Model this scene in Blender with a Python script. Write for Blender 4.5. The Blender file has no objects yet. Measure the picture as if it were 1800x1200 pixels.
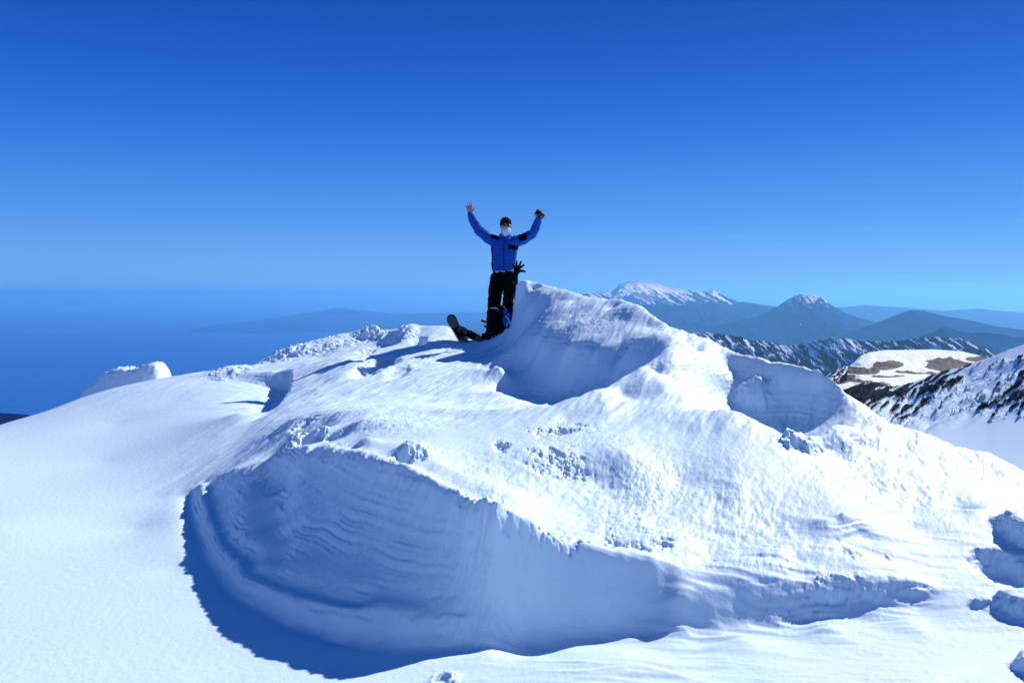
import bpy, bmesh, math, random
import numpy as np
from mathutils import Vector, Matrix
random.seed(7)
C = bpy.context.scene.collection
sc = bpy.context.scene
rad = math.radians

# ------------------------------------------------------------------ camera, sky, sun, exposure
FPX, V0, CZ = 1400.0, 518.0, 1.66          # focal length and eye level of the 1800 px wide picture, eye height in metres
PITCH = math.atan((600 - V0) / FPX)
cam_d = bpy.data.cameras.new('camera'); cam = bpy.data.objects.new('camera', cam_d); C.objects.link(cam)
cam_d.sensor_width = 36.0; cam_d.lens = 36.0 * FPX / 1800.0
cam_d.clip_start = 0.05; cam_d.clip_end = 900000.0
cam.location = (0, 0, CZ); cam.rotation_euler = (math.pi / 2 - PITCH, 0, 0)
sc.camera = cam

SUN_AZ, SUN_EL = 48.0, 35.0                # degrees right of the view direction, above the horizon
sd = Vector((math.sin(rad(SUN_AZ)) * math.cos(rad(SUN_EL)), math.cos(rad(SUN_AZ)) * math.cos(rad(SUN_EL)), math.sin(rad(SUN_EL))))
world = bpy.data.worlds.new('World'); sc.world = world; world.use_nodes = True
wn = world.node_tree.nodes; wl = world.node_tree.links; wn.clear()
sky = wn.new('ShaderNodeTexSky'); sky.sky_type = 'NISHITA'; sky.sun_disc = False
sky.sun_elevation = rad(SUN_EL); sky.sun_rotation = rad(SUN_AZ)
sky.altitude = 2400; sky.air_density = 1.0; sky.dust_density = 0.3; sky.ozone_density = 3.0
# the deep, even blue of high-altitude air: the physical sky, mostly replaced by its own blue by elevation
tcw = wn.new('ShaderNodeTexCoord'); sxyz = wn.new('ShaderNodeSeparateXYZ'); rmp = wn.new('ShaderNodeValToRGB')
wl.new(tcw.outputs['Generated'], sxyz.inputs[0]); wl.new(sxyz.outputs['Z'], rmp.inputs[0])
cr = rmp.color_ramp; cr.interpolation = 'B_SPLINE'
SKY = [(0.0, (0.27, 0.57, 1.02)), (0.02, (0.24, 0.53, 1.02)), (0.09, (0.10, 0.37, 1.0)), (0.2, (0.018, 0.16, 0.80)), (0.33, (0.003, 0.066, 0.48)), (0.6, (0.003, 0.082, 0.35)), (1.0, (0.003, 0.066, 0.25))]
cr.elements[0].position, cr.elements[0].color = SKY[0][0], (*SKY[0][1], 1)
cr.elements[1].position, cr.elements[1].color = SKY[-1][0], (*SKY[-1][1], 1)
for q, c in SKY[1:-1]:
    e = cr.elements.new(q); e.color = (*c, 1)
sv = wn.new('ShaderNodeVectorMath'); sv.operation = 'SCALE'; sv.inputs[3].default_value = 20.0 * 0.74
wl.new(rmp.outputs[0], sv.inputs[0])
s2 = wn.new('ShaderNodeVectorMath'); s2.operation = 'MULTIPLY_ADD'; s2.inputs[1].default_value = (0.006, 0.02, 0.04)
wl.new(sky.outputs[0], s2.inputs[0]); wl.new(sv.outputs[0], s2.inputs[2])
bg = wn.new('ShaderNodeBackground'); bg.inputs[1].default_value = 0.05
wo = wn.new('ShaderNodeOutputWorld')
wl.new(s2.outputs[0], bg.inputs[0]); wl.new(bg.outputs[0], wo.inputs[0])
sl = bpy.data.lights.new('sun', 'SUN'); sl.energy = 5.0; sl.angle = rad(0.5); sl.color = (1.0, 0.99, 0.96)
so = bpy.data.objects.new('sun', sl); C.objects.link(so); so.rotation_euler = sd.to_track_quat('Z', 'Y').to_euler(); so.location = (20, 10, 30)
sc.view_settings.view_transform = 'Standard'; sc.view_settings.look = 'None'
sc.view_settings.exposure = 0.2; sc.view_settings.gamma = 1.0; sc.view_settings.use_curve_mapping = False
sc.cycles.use_denoising = True
sc.cycles.max_bounces = 8; sc.cycles.diffuse_bounces = 4; sc.cycles.volume_bounces = 3

# ------------------------------------------------------------------ helpers
cp, sp_ = math.cos(PITCH), math.sin(PITCH)
def ray(u, v):
    a = (u - 900.0) / FPX; b = (600.0 - v) / FPX
    d = Vector((a, cp + b * sp_, b * cp - sp_))
    return d / d.y
def P(u, v, Y):                            # world point seen at (u, v) of the photograph at forward distance Y
    d = ray(u, v); return Vector((d.x * Y, Y, CZ + d.z * Y))
def G(u, v, z):                            # the same at world height z
    d = ray(u, v); Y = (z - CZ) / d.z; return Vector((d.x * Y, Y, z))

def _hash(ix, iy, seed):
    h = (ix.astype(np.int64) * 374761393 + iy.astype(np.int64) * 668265263 + seed * 1442695041) & 0xffffffff
    h = ((h ^ (h >> 13)) * 1274126177) & 0xffffffff
    return (h ^ (h >> 16)) & 0xffffffff
def perlin(x, y, seed=0):
    x0 = np.floor(x); y0 = np.floor(y); fx = (x - x0).astype(np.float32); fy = (y - y0).astype(np.float32)
    ix = x0.astype(np.int64); iy = y0.astype(np.int64)
    u = fx * fx * fx * (fx * (fx * 6 - 15) + 10); w = fy * fy * fy * (fy * (fy * 6 - 15) + 10)
    def g(dx, dy):
        a = _hash(ix + dx, iy + dy, seed).astype(np.float32) * np.float32(2 * math.pi / 4294967296.0)
        return np.cos(a) * (fx - dx) + np.sin(a) * (fy - dy)
    n0 = g(0, 0) * (1 - u) + g(1, 0) * u; n1 = g(0, 1) * (1 - u) + g(1, 1) * u
    return (n0 * (1 - w) + n1 * w) * 1.5
def fbm(x, y, octs=4, seed=0, gain=0.5, lac=2.03, ridged=False):
    s = 0; a = 1.0; t = 0
    for o in range(octs):
        n = perlin(x, y, seed + o * 17)
        if ridged: n = 1 - 2 * np.abs(n)
        s = s + a * n; t += a; a *= gain; x = x * lac + 13.7; y = y * lac - 7.3
    return s / t
def sstep(a, b, x):
    t = np.clip((x - a) / (b - a), 0, 1); return t * t * (3 - 2 * t)

def grid_mesh(name, X, Y, Z, mat, kind='structure', smooth=True, attrs=None):
    R, K = X.shape
    co = np.empty((R * K, 3), np.float32); co[:, 0] = X.ravel(); co[:, 1] = Y.ravel(); co[:, 2] = Z.ravel()
    i = np.arange(R * K, dtype=np.int32).reshape(R, K)
    q = np.stack([i[:-1, :-1], i[:-1, 1:], i[1:, 1:], i[1:, :-1]], -1).reshape(-1, 4)
    me = bpy.data.meshes.new(name)
    me.vertices.add(len(co)); me.vertices.foreach_set('co', co.ravel())
    me.loops.add(q.size); me.loops.foreach_set('vertex_index', q.ravel())
    me.polygons.add(len(q)); me.polygons.foreach_set('loop_start', np.arange(0, q.size, 4, dtype=np.int32))
    try: me.polygons.foreach_set('loop_total', np.full(len(q), 4, np.int32))
    except Exception: pass
    me.polygons.foreach_set('use_smooth', np.full(len(q), smooth, bool))
    for k, val in (attrs or {}).items():
        at = me.attributes.new(k, 'FLOAT', 'POINT'); at.data.foreach_set('value', val.astype(np.float32).ravel())
    me.update(calc_edges=True)
    me.materials.append(mat)
    o = bpy.data.objects.new(name, me); C.objects.link(o)
    if kind: o['kind'] = kind
    return o

def new_mat(name):
    m = bpy.data.materials.new(name); m.use_nodes = True
    return m, m.node_tree.nodes, m.node_tree.links, m.node_tree.nodes['Principled BSDF']
def simple(name, col, rough=0.6, metal=0.0, noise=0.0, scale=40, bump=0.0, spec=0.5):
    m, n, l, b = new_mat(name)
    b.inputs['Base Color'].default_value = (*col, 1); b.inputs['Roughness'].default_value = rough; b.inputs['Metallic'].default_value = metal
    b.inputs['Specular IOR Level'].default_value = spec
    if noise or bump:
        tc = n.new('ShaderNodeTexCoord'); nz = n.new('ShaderNodeTexNoise'); nz.inputs['Scale'].default_value = scale; nz.inputs['Detail'].default_value = 6
        l.new(tc.outputs['Object'], nz.inputs['Vector'])
        if noise:
            mx = n.new('ShaderNodeMix'); mx.data_type = 'RGBA'
            mx.inputs[6].default_value = (*[c * (1 - noise) for c in col], 1); mx.inputs[7].default_value = (*[min(1, c * (1 + noise)) for c in col], 1)
            l.new(nz.outputs[0], mx.inputs[0]); l.new(mx.outputs[2], b.inputs['Base Color'])
        if bump:
            bp = n.new('ShaderNodeBump'); bp.inputs['Strength'].default_value = bump; bp.inputs['Distance'].default_value = 0.01
            l.new(nz.outputs[0], bp.inputs['Height']); l.new(bp.outputs[0], b.inputs['Normal'])
    return m
# ------------------------------------------------------------------ the wind-carved snow: control lines, then one smooth sheet through them
CT = []                                    # control points of the snow surface
def pts(*a):
    for u, v, Y in a: CT.append(P(u, v, Y))
def flat(z, *a):
    for u, v in a: CT.append(G(u, v, z))
def line(a, step=0.09, off=(), rng=None):
    q = [P(*p) for p in a]; out = [q[0]]
    for p0, p1 in zip(q, q[1:]):
        n = max(1, int((p1 - p0).length / step + 0.5))
        for k in range(1, n + 1): out.append(p0.lerp(p1, k / n))
    CT.extend(out)
    for o in off:
        for p in out:
            f = Vector((p.x, p.y, 0)).normalized()
            if o[2] == 'f': CT.append(Vector((p.x + o[0], p.y + o[1], o[3])))
            else: CT.append(Vector((p.x + o[0], p.y + o[1], p.z + o[2])))
    return out

# floor in front
flat(0.0, (-500, 1230), (0, 1200), (150, 1200), (300, 1200), (450, 1200), (600, 1200), (-400, 1000), (150, 1080), (150, 980), (250, 1020), (290, 1090), (450, 1150), (620, 1190), (240, 930), (310, 1000), (380, 1090))
flat(0.05, (0, 930), (160, 890), (-300, 900))
flat(0.02, (1000, 1200), (1200, 1195), (1400, 1190), (1100, 1150), (1300, 1120), (1450, 1100)); flat(0.03, (1600, 1190), (1800, 1195), (1950, 1190), (2300, 1150), (1600, 1100))
for x in (-4, -2, -1, 0, 1, 2, 4): CT.append(Vector((x, 1.6, 0.0))); CT.append(Vector((x, 0.4, 0.0)))
flat(0.0, (400, 1080)); flat(0.0, (520, 1118), (620, 1158), (720, 1170), (1060, 1140), (800, 1176), (870, 1172), (940, 1158), (1000, 1145))
# left field rising to its crest
pts((-300, 800, 8.2), (0, 775, 8.3), (200, 745, 8.75), (300, 700, 9.5), (420, 728, 8.0), (330, 803, 7.05), (180, 812, 7.35), (305, 757, 8.05), (440, 700, 8.9))
def back(out, h=1.0):
    for i, p in enumerate(out):
        if i % 3 == 0:
            CT.append(Vector((p.x * 1.05, p.y + 0.35, p.z - 0.22 * h)))
            if i % 6 == 0:
                CT.append(Vector((p.x * 1.1, p.y + 1.3, p.z - 1.2 * h))); CT.append(Vector((p.x * 1.35, p.y + 5, p.z - 5.5)))
crest_l = line([(-300, 850, 8.6), (-100, 785, 9.0), (0, 748, 9.5), (60, 733, 9.8), (145, 701, 10.4), (215, 682, 10.6), (315, 662, 10.8), (380, 652, 11), (415, 643, 11.3), (440, 646, 11.3), (480, 623, 12), (540, 603, 12.4), (600, 590, 12.6), (640, 583, 12.6), (700, 583, 12.4), (735, 573, 12), (790, 576, 11.9), (802, 590, 11.9)], 0.15)
back(crest_l)
pts((800, 600, 11.4), (850, 602, 11.2), (866, 598, 11.2), (840, 612, 10.9), (880, 607, 10.9), (820, 597, 11.75), (865, 597, 11.75), (890, 600, 11.8), (560, 630, 11.2), (500, 650, 10.6), (640, 600, 12.0))
for x, y in ((-.2, 12.4), (.2, 12.5), (-.6, 12.5)): CT.append(Vector((x, y, CZ - .85)))
# lit pillow in the middle distance
pts((700, 650, 9.5), (560, 660, 9.7), (600, 700, 8.3), (850, 700, 8.0), (760, 700, 8.2), (760, 640, 10), (800, 620, 10.7), (660, 600, 11.8), (850, 650, 9.4), (540, 700, 8.4), (700, 700, 8.1), (640, 660, 9.3), (820, 640, 9.9), (720, 600, 11.3), (780, 600, 11.2), (868, 690, 8.2), (880, 650, 9.1))
line([(622, 624, 10.5), (610, 660, 9.2), (600, 690, 8.5)], 0.15)
# rims
rim1 = line([(600, 726, 6.4), (700, 724, 6.3), (780, 722, 6.3), (840, 723, 6.25), (900, 724, 6.2), (960, 722, 6.2), (1010, 708, 6.35), (1060, 690, 6.6), (1087, 674, 6.8), (1130, 648, 7.15), (1163, 623, 7.5), (1190, 600, 7.9)], 0.09)
for p in rim1[18:-6]: CT.append(Vector((p.x - 0.02, p.y + 0.14, p.z - 0.16)))
pts((900, 708, 8.9), (960, 704, 8.8), (1000, 690, 8.6), (930, 670, 9.2), (880, 655, 9.5), (1040, 655, 8.35), (1000, 660, 8.7), (1050, 678, 8.1), (1100, 650, 7.9), (880, 700, 8.7))
line([(1112, 632, 7.9), (1113, 605, 8.1), (1140, 583, 8.5), (1165, 577, 8.7)], 0.12)
# main crest
crest = line([(907, 508, 11.15), (912, 500, 11.2), (925, 497, 11.2), (950, 502, 11.1), (980, 510, 10.9), (1030, 523, 10.5), (1060, 531, 10.3), (1095, 530, 10.0), (1130, 545, 9.5), (1170, 573, 8.9), (1200, 586, 8.6), (1260, 606, 8.3), (1290, 624, 8.05), (1350, 640, 7.7), (1400, 648, 7.5), (1440, 657, 7.3), (1470, 678, 7.1), (1490, 700, 7.0), (1520, 716, 6.9), (1560, 745, 6.8), (1610, 760, 6.65), (1680, 788, 6.4), (1740, 800, 6.2), (1800, 830, 6.0), (1900, 870, 5.7), (2100, 950, 5.2), (2500, 1040, 4.7)], 0.1)
back(crest, 1.0)
# the head wall under it
line([(880, 591, 11.2), (897, 576, 11.17), (905, 555, 11.13), (907, 520, 11.12)], 0.06)
for z, y in ((0.2, 11.35), (-.25, 11.35), (-.6, 11.3)): CT.append(Vector((-.06, y + .1, CZ - .66)))
CT.append(Vector((0.05, 11.75, CZ - .5)))
pts((925, 520, 10.9), (930, 545, 10.6), (960, 550, 10.1), (1000, 555, 9.8), (1050, 555, 9.6), (1095, 565, 9.2), (1140, 575, 8.9), (925, 580, 10.1), (950, 590, 9.55), (1000, 590, 9.25), (1050, 590, 8.95), (1090, 600, 8.6), (1000, 615, 8.85), (1050, 620, 8.5), (1100, 625, 8.25), (950, 612, 9.35), (915, 600, 10.3), (940, 512, 11.05), (1080, 543, 9.8), (1000, 530, 10.35), (1000, 634, 8.8), (940, 632, 9.4), (897, 577, 11.12), (904, 558, 11.1), (905, 614, 10.4))
# lit slope of the mound
pts((620, 745, 5.7), (560, 745, 5.9), (700, 760, 5.4), (800, 770, 5.3), (800, 830, 4.6), (900, 860, 4.55), (900, 770, 5.35), (1000, 740, 5.85), (1000, 850, 4.85), (1100, 900, 4.6), (1000, 900, 4.5), (1100, 800, 5.15), (1100, 730, 6.0), (1200, 690, 6.7), (1200, 760, 5.7), (1200, 850, 5.05), (1200, 920, 4.55), (1300, 770, 5.6), (1300, 850, 5.0), (1300, 930, 4.56), (1400, 850, 5.1), (1400, 900, 4.78), (1450, 860, 5.05), (1200, 640, 7.3), (1150, 660, 7.1), (1100, 700, 6.5), (950, 790, 5.1), (1050, 850, 4.93), (700, 790, 4.75), (800, 738, 5.95), (640, 770, 5.1), (1350, 800, 5.4), (1220, 620, 7.9))
# upper edge of the shaded wall and its drop
L2b = line([(516, 768, 5.9), (515, 790, 5.6), (560, 788, 5.3), (620, 797, 4.87), (690, 820, 4.45), (760, 860, 4.14), (820, 893, 3.97), (870, 920, 3.9), (930, 948, 3.95), (1000, 965, 4.01), (1070, 985, 4.03), (1150, 990, 4.07), (1200, 988, 4.15), (1250, 980, 4.28), (1320, 960, 4.42), (1400, 930, 4.6), (1450, 912, 4.62), (1490, 905, 4.7)], 0.08)
for p in [p for p in L2b[4:] if .25 <= p.x < 1.0]: CT.append(Vector((p.x + .02, p.y + .10, p.z + .035)))
for p in [p for p in L2b[4:] if p.x < .25]: CT.append(Vector((p.x + .03, p.y + .13, p.z + .012))); CT.append(Vector((p.x + .08, p.y + .36, p.z + .03)))
L2a = line([(356, 851, 6.3), (372, 852, 6.15), (400, 840, 5.95), (430, 832, 5.75), (470, 838, 5.6), (508, 850, 5.35)], 0.08)
pts((450, 800, 6.4), (500, 800, 5.95), (505, 760, 6.5), (510, 740, 6.9), (420, 820, 6.2), (480, 770, 6.7))
# the rolled lip and the floor under it
lip_l0 = line([(520, 665, 10.0), (512, 700, 8.6), (500, 720, 8.0), (470, 748, 7.5), (440, 775, 7.1), (395, 812, 6.7), (352, 850, 6.3)], 0.1)
for p in lip_l0[6:]: CT.append(Vector((p.x - .22, p.y - .16, p.z - .085)))
lip = line([(352, 850, 6.3), (352, 870, 5.95), (360, 900, 5.55), (385, 960, 4.9), (430, 1015, 4.38), (520, 1055, 3.98), (600, 1075, 3.8), (700, 1083, 3.72), (780, 1085, 3.73), (860, 1090, 3.76)], 0.06)
for i, p in enumerate(lip[2:]):
    q0 = lip[i + 1]; t = (p - q0); nrm = Vector((t.y, -t.x, 0)).normalized()
    if nrm.y > 0 or (abs(nrm.y) < .3 and nrm.x > 0): nrm = -nrm
    nrm = nrm * -1 if nrm.x * (p.x - 0.5) < 0 and abs(nrm.x) > .9 else nrm
    zf = 0.0 + 0.07 * max(0, min(1, (p.y - 4.6) / 1.5))
    if p.x > -.75:
        CT.append(Vector((p.x, p.y - .07, max(0, p.z - .10)))); CT.append(Vector((p.x, p.y - .16, 0.0))); continue
    CT.append(Vector((p.x + nrm.x * 0.05, p.y + nrm.y * 0.05, zf + 0.02))); CT.append(Vector((p.x + nrm.x * 0.13, p.y + nrm.y * 0.13, zf)))
    CT.append(Vector((p.x - nrm.x * 0.06, p.y - nrm.y * 0.06, p.z + 0.01)))
# the hollowed wall between its upper edge and the lip
def at_u(ln, u):
    q = [(900 + p.x / p.y * FPX, p) for p in ln]
    for (ua, pa), (ub, pb) in zip(q, q[1:]):
        if (ua - u) * (ub - u) <= 0 and ua != ub: return pa.lerp(pb, (u - ua) / (ub - ua))
foot = lip[4:] + [P(930, 1100, 3.84), G(1000, 1110, 0.0), G(1080, 1104, .0), G(1140, 1090, .03), P(1200, 1052, 3.93), P(1290, 1003, 4.12)]
for u in range(385, 1185, 16):
    top = at_u([p for p in (L2a if u < 510 else L2b[2:])], u); bot = at_u(foot, u)
    if not top or not bot: continue
    for t in (.15, .32, .5, .68, .85):
        q = top.lerp(bot, t); k_ = 1.0 - 0.16 * max(0, min(1, (u - 800) / 150)); q.z = bot.z + (top.z - bot.z) * (1 - t) ** (1.25 * k_)
        CT.append(q)
# the lit tongue on the right and the small ledge under it
line([(1205, 1047, 3.95), (1300, 1000, 4.14), (1400, 965, 4.36)], 0.08)
tong = line([(1190, 1056, 3.93), (1300, 1050, 4.0), (1400, 1043, 4.045), (1500, 1037, 4.085), (1600, 1031, 4.12)], 0.08)
for p in tong: CT.append(Vector((p.x - 0.02, p.y - 0.07, 0.025 + .035 * max(0, min(1, (p.x - 1.5) / .5)))))
pts((1300, 1010, 4.14), (1400, 980, 4.3), (1500, 960, 4.45), (1700, 950, 4.55), (1700, 1000, 4.28), (1600, 985, 4.35), (1600, 922, 4.75), (1500, 925, 4.6), (1700, 900, 5.0), (1800, 900, 5.0), (1400, 1010, 4.15), (1900, 950, 4.7))
# rough hill at the right
pts((1500, 830, 5.5), (1600, 850, 5.35), (1540, 893, 4.95), (1600, 898, 4.98), (1660, 886, 5.1), (1700, 845, 5.5), (1500, 780, 6.1), (1600, 800, 6.0), (1450, 790, 5.85), (1700, 815, 6.0), (1760, 850, 5.6), (1450, 830, 5.3))
line([(1480, 903, 4.65), (1530, 912, 4.72), (1600, 915, 4.78), (1660, 905, 4.85), (1720, 890, 5.0)], 0.1)
# second hollow
rim2 = line([(1225, 732, 6.25), (1300, 736, 6.1), (1340, 752, 5.95), (1385, 770, 5.85), (1440, 768, 6.0), (1475, 752, 6.3)], 0.08)
for p in rim2[1:-4]: CT.append(Vector((p.x + 0.06, p.y + 0.16, p.z - 0.2)))
line([(1225, 735, 6.3), (1222, 700, 6.75), (1215, 670, 7.2), (1240, 640, 7.6), (1250, 625, 7.85)], 0.1)
pts((1290, 735, 7.25), (1370, 752, 7.05), (1330, 740, 7.3), (1280, 700, 7.5), (1290, 655, 7.85), (1350, 665, 7.6), (1380, 700, 7.38), (1430, 715, 7.13), (1440, 690, 7.2), (1400, 740, 7.12), (1440, 748, 6.85), (1330, 700, 7.48))

CT = np.array([tuple(p) for p in CT], np.float64)
# drop near duplicates, then a multiquadric through the rest
_k = []
_seen = {}
for i, p in enumerate(CT):
    k = (round(p[0] / 0.035), round(p[1] / 0.035))
    if k not in _seen: _seen[k] = i; _k.append(i)
CT = CT[_k]
def _phi(r2): return -np.sqrt(r2 + 0.0025)
N = len(CT); xy = CT[:, :2]
d2 = ((xy[:, None, :] - xy[None]) ** 2).sum(-1)
A = np.zeros((N + 3, N + 3)); A[:N, :N] = _phi(d2); A[np.arange(N), np.arange(N)] += 1e-5
A[:N, N] = 1; A[:N, N + 1:] = xy; A[N, :N] = 1; A[N + 1:, :N] = xy.T
W = np.linalg.solve(A, np.concatenate([CT[:, 2], [0, 0, 0]]))
def base_height(x, y):
    sh = x.shape; q = np.stack([x.ravel(), y.ravel()], -1); out = np.empty(len(q)); qn = (xy ** 2).sum(-1)
    for s in range(0, len(q), 20000):
        e = q[s:s + 20000]; r2 = (e ** 2).sum(-1)[:, None] + qn[None] - 2 * e @ xy.T
        out[s:s + 20000] = _phi(np.maximum(r2, 0)) @ W[:N] + W[N] + e @ W[N + 1:]
    return out.reshape(sh)

QF = globals().get('QF', 1.0)
nc = int(1500 * QF); nr = int(1050 * QF)
a_ = np.concatenate([-np.geomspace(3.2, 0.76, 50)[:-1], np.linspace(-0.75, 0.75, nc), np.geomspace(0.76, 3.2, 50)[1:]])
y_ = np.concatenate([-np.geomspace(26, 0.6, 40)[:-1], np.linspace(-0.6, 3.1, 80)[:-1], 3.1 + (12.9 - 3.1) * (np.linspace(0, 1, nr) ** 1.15), np.geomspace(13.1, 60, 60)])
w_ = np.where(y_ > 2.2, y_, 2.2 + (2.2 - y_) * 0.55)                # the sheet also runs on behind the photographer
XX = a_[None, :] * w_[:, None]; YY = np.repeat(y_[:, None], len(a_), 1)
# base surface on every third row and column, interpolated in between
ri = np.unique(np.append(np.arange(0, len(y_), 3), len(y_) - 1)); ci = np.unique(np.append(np.arange(0, len(a_), 3), len(a_) - 1))
ZC = base_height(XX[np.ix_(ri, ci)], YY[np.ix_(ri, ci)])
T1 = np.empty((len(ri), len(a_)))
for i in range(len(ri)): T1[i] = np.interp(a_, a_[ci], ZC[i])
ZZ = np.empty_like(XX)
fi = np.interp(y_, y_[ri], np.arange(len(ri))); i0 = np.minimum(fi.astype(int), len(ri) - 2); fr = (fi - i0)[:, None]
ZZ = T1[i0] * (1 - fr) + T1[i0 + 1] * fr
bh = 1 - sstep(0.6, 2.4, YY); ZZ = ZZ * (1 - bh) + bh * (0.02 + 0.012 * np.clip(1 - YY, 0, 30) ** 1.9 + .05 * perlin(XX * .7, YY * .7, 77))  # unseen rise behind the camera, added to bounce sunlight onto the wall
# nothing behind or before the crest stands above it
ZZ = np.where((XX > -.12) & (YY > 4), np.minimum(ZZ, np.interp(XX, [p.x for p in crest], [p.z for p in crest]) + .012), ZZ)
# beyond the crest the flank falls away
far = np.clip(YY - 14.5, 0, None); ZZ = ZZ - 0.25 * far ** 1.3

_ys = np.linspace(2.6, 13.5, 900)
def S(u, v):                               # the snow surface point seen at (u, v)
    d = ray(u, v); x = d.x * _ys; z = CZ + d.z * _ys
    h = base_height(x, _ys); k = np.nonzero(h >= z)[0]
    i = k[0] if len(k) else int(np.argmin(z - h))
    return Vector((d.x * _ys[i], _ys[i], h[i]))
_wx = 0.11 * fbm(XX * 7, YY * 7, 4, 201, gain=.7); _wy = 0.11 * fbm(XX * 7, YY * 7, 4, 203, gain=.7)
FE = np.zeros_like(XX)
def feat(u, v, rx, ry, h, rot=0, p=4, wob=1.0):
    global FE
    c = S(u, v); a = rad(rot); dx = XX + wob * _wx - c.x; dy = YY + wob * _wy - c.y
    X1 = (dx * math.cos(a) + dy * math.sin(a)) / rx; Y1 = (-dx * math.sin(a) + dy * math.cos(a)) / ry
    FE = FE + h * np.exp(-(X1 * X1 + Y1 * Y1) ** (p / 2))
feat(738, 602, .10, .22, -.16, 0, 6, .5)
feat(690, 604, .10, .35, -.12, -20, 5, .5); feat(668, 640, .16, .5, -.08, -15, 4, .5); feat(655, 612, .2, .2, -.08, 0, 5, .5); feat(715, 588, .14, .4, .07, 0, 4, .5)
feat(640, 655, .12, .35, -.06, 0, 4, .5); feat(700, 655, .12, .4, -.05, 0, 4, .5)
feat(712, 806, .09, .08, -.07, 30, 5); feat(735, 790, .09, .10, .05, 0, 3); feat(545, 770, .12, .14, -.06, 0, 4); feat(600, 760, .12, .1, -.05); feat(535, 745, .1, .16, -.06)
feat(990, 757, .16, .07, -.05, 25, 2, 2.4); feat(975, 800, .12, .05, -.035, 40, 2, 2.6); feat(990, 826, .12, .04, -.035, 20, 2, 2.6); feat(880, 782, .05, .1, -.04)
for u, v in ((885, 915), (925, 930), (960, 935), (990, 945), (1020, 948), (850, 895), (1075, 955), (1110, 962), (820, 875), (1170, 958)): feat(u, v, .06, .04, -.022, 0, 3, 1.6)
feat(1325, 697, .15, .11, .09, 0, 4, .6)
feat(1405, 784, .09, .09, .08, 0, 4); feat(1385, 783, .04, .05, .03, 0, 3); feat(1430, 785, .10, .06, .04, 0, 3)
feat(1815, 955, .11, .22, .13, 10, 5, .35); feat(1765, 1000, .13, .16, -.09, 0, 5, .4)
feat(1800, 1072, .13, .10, .08, 0, 5, .5); feat(1725, 1062, .05, .04, .03, 0, 3, .5); feat(1825, 1180, .08, .10, .07, 0, 5, .5)
feat(1550, 1033, .25, .05, .025, 0, 3, .5); feat(1470, 1038, .15, .04, .02)
feat(1500, 978, .05, .04, .015, 0, 2); feat(1560, 975, .02, .02, .01, 0, 2)
feat(780, 1192, .05, .04, .03, 0, 2)
for u, v, r, h in ((640, 592, .16, .10), (655, 590, .12, .13), (668, 594, .1, .08), (690, 592, .13, .10), (705, 596, .12, .07), (610, 600, .3, .05), (590, 604, .25, .05), (560, 610, .25, .05), (515, 622, .18, .07), (500, 626, .2, .07), (540, 616, .2, .05), (415, 650, .2, .06), (395, 656, .2, .04)):
    feat(u, v, r, r * 1.2, h * .6, 0, 3, 2.2)
ZZ = ZZ + FE
# a scarp facing left on the left field
def scarp(ed, depth, rec, rag=.05):
    global ZZ
    e = sorted([S(u, v) for u, v in ed], key=lambda p: p.y); ey = [p.y for p in e]; ex = [p.x for p in e]
    d = np.interp(YY, ey, ex) + rag * fbm(YY * 9, XX * 3, 3, 221) - XX
    w = sstep(ey[0] - .05, ey[0] + .8, YY) * (1 - sstep(ey[-1] - .1, ey[-1] + .15, YY))
    ZZ = ZZ - depth * w * sstep(0, .05, d) * np.exp(-np.clip(d, 0, None) / rec)
scarp([(478, 724), (498, 705), (510, 685), (515, 665), (512, 655)], .34, .45)
scarp([(640, 640), (660, 618), (690, 600), (708, 590)], .14, .25)
# the wind-cut block standing on the left crest
bx = [P(u, 670, 11.3).x for u in (143, 147, 165, 200, 215, 235, 262, 277, 284, 287)]
bz = [P(900, v, 11.3).z for v in (705, 688, 672, 649, 648, 651, 640, 641, 652, 668)]
ct = np.interp(XX, bx, bz, left=-9, right=-9) + 0.045 * fbm(XX * 7, YY * 7, 4, 211, gain=.6)
yc = 11.25
win = np.clip(1 - np.abs(YY - yc - .15) / 0.42, 0, 1); prof_ = np.where(win > 0, ct - 0.6 * np.clip(1 - win * 1.5, 0, 1) ** 1.5, -9)
ZZ = np.maximum(ZZ, np.where((XX > bx[0]) & (XX < bx[-1]), prof_, -99))
# ---- carving by wind: crumbly rime, strata, ripples
Xf = XX.astype(np.float32); Yf = YY.astype(np.float32)
gy, gx = np.gradient(ZZ)
dYr = np.gradient(y_)[:, None]; dXc = np.gradient(a_)[None, :] * y_[:, None]
sx = gx / (np.gradient(a_)[None, :] * w_[:, None]); sy = gy / dYr - sx * a_[None, :] * (y_ > 2.2)[:, None]
slope = np.sqrt(sx ** 2 + sy ** 2)
def blob(u, v, Y, r, ry=None):
    p = P(u, v, Y); ry = ry or r
    return np.exp(-(((Xf - p.x) / r) ** 2 + ((Yf - p.y) / ry) ** 2))
rough = np.zeros_like(Xf)
for b in ((900, 850, 4.6, .55, .6), (1100, 850, 4.7, .7, .9), (1300, 860, 4.7, .5, .6), (1000, 930, 4.0, .5, .25), (700, 770, 5.8, .5, .5), (640, 740, 6.6, .5, .35), (1550, 850, 5.3, .6, .5), (1480, 790, 6, .6, .6), (1650, 820, 5.9, .6, .5),
          (1040, 588, 9.3, .45, .3), (950, 560, 10.4, .3, .25), (1000, 600, 9.6, .4, .2), (950, 515, 11, .5, .3), (1250, 660, 7.6, .5, .25), (1350, 645, 7.6, .4, .2), (690, 600, 11.5, .35, .6), (680, 650, 9.6, .35, .8), (500, 740, 6.9, .25, .6), (560, 790, 5.3, .25, .2)):
    rough = np.maximum(rough, blob(*b))
wall = sstep(0.45, 1.1, slope)
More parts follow.
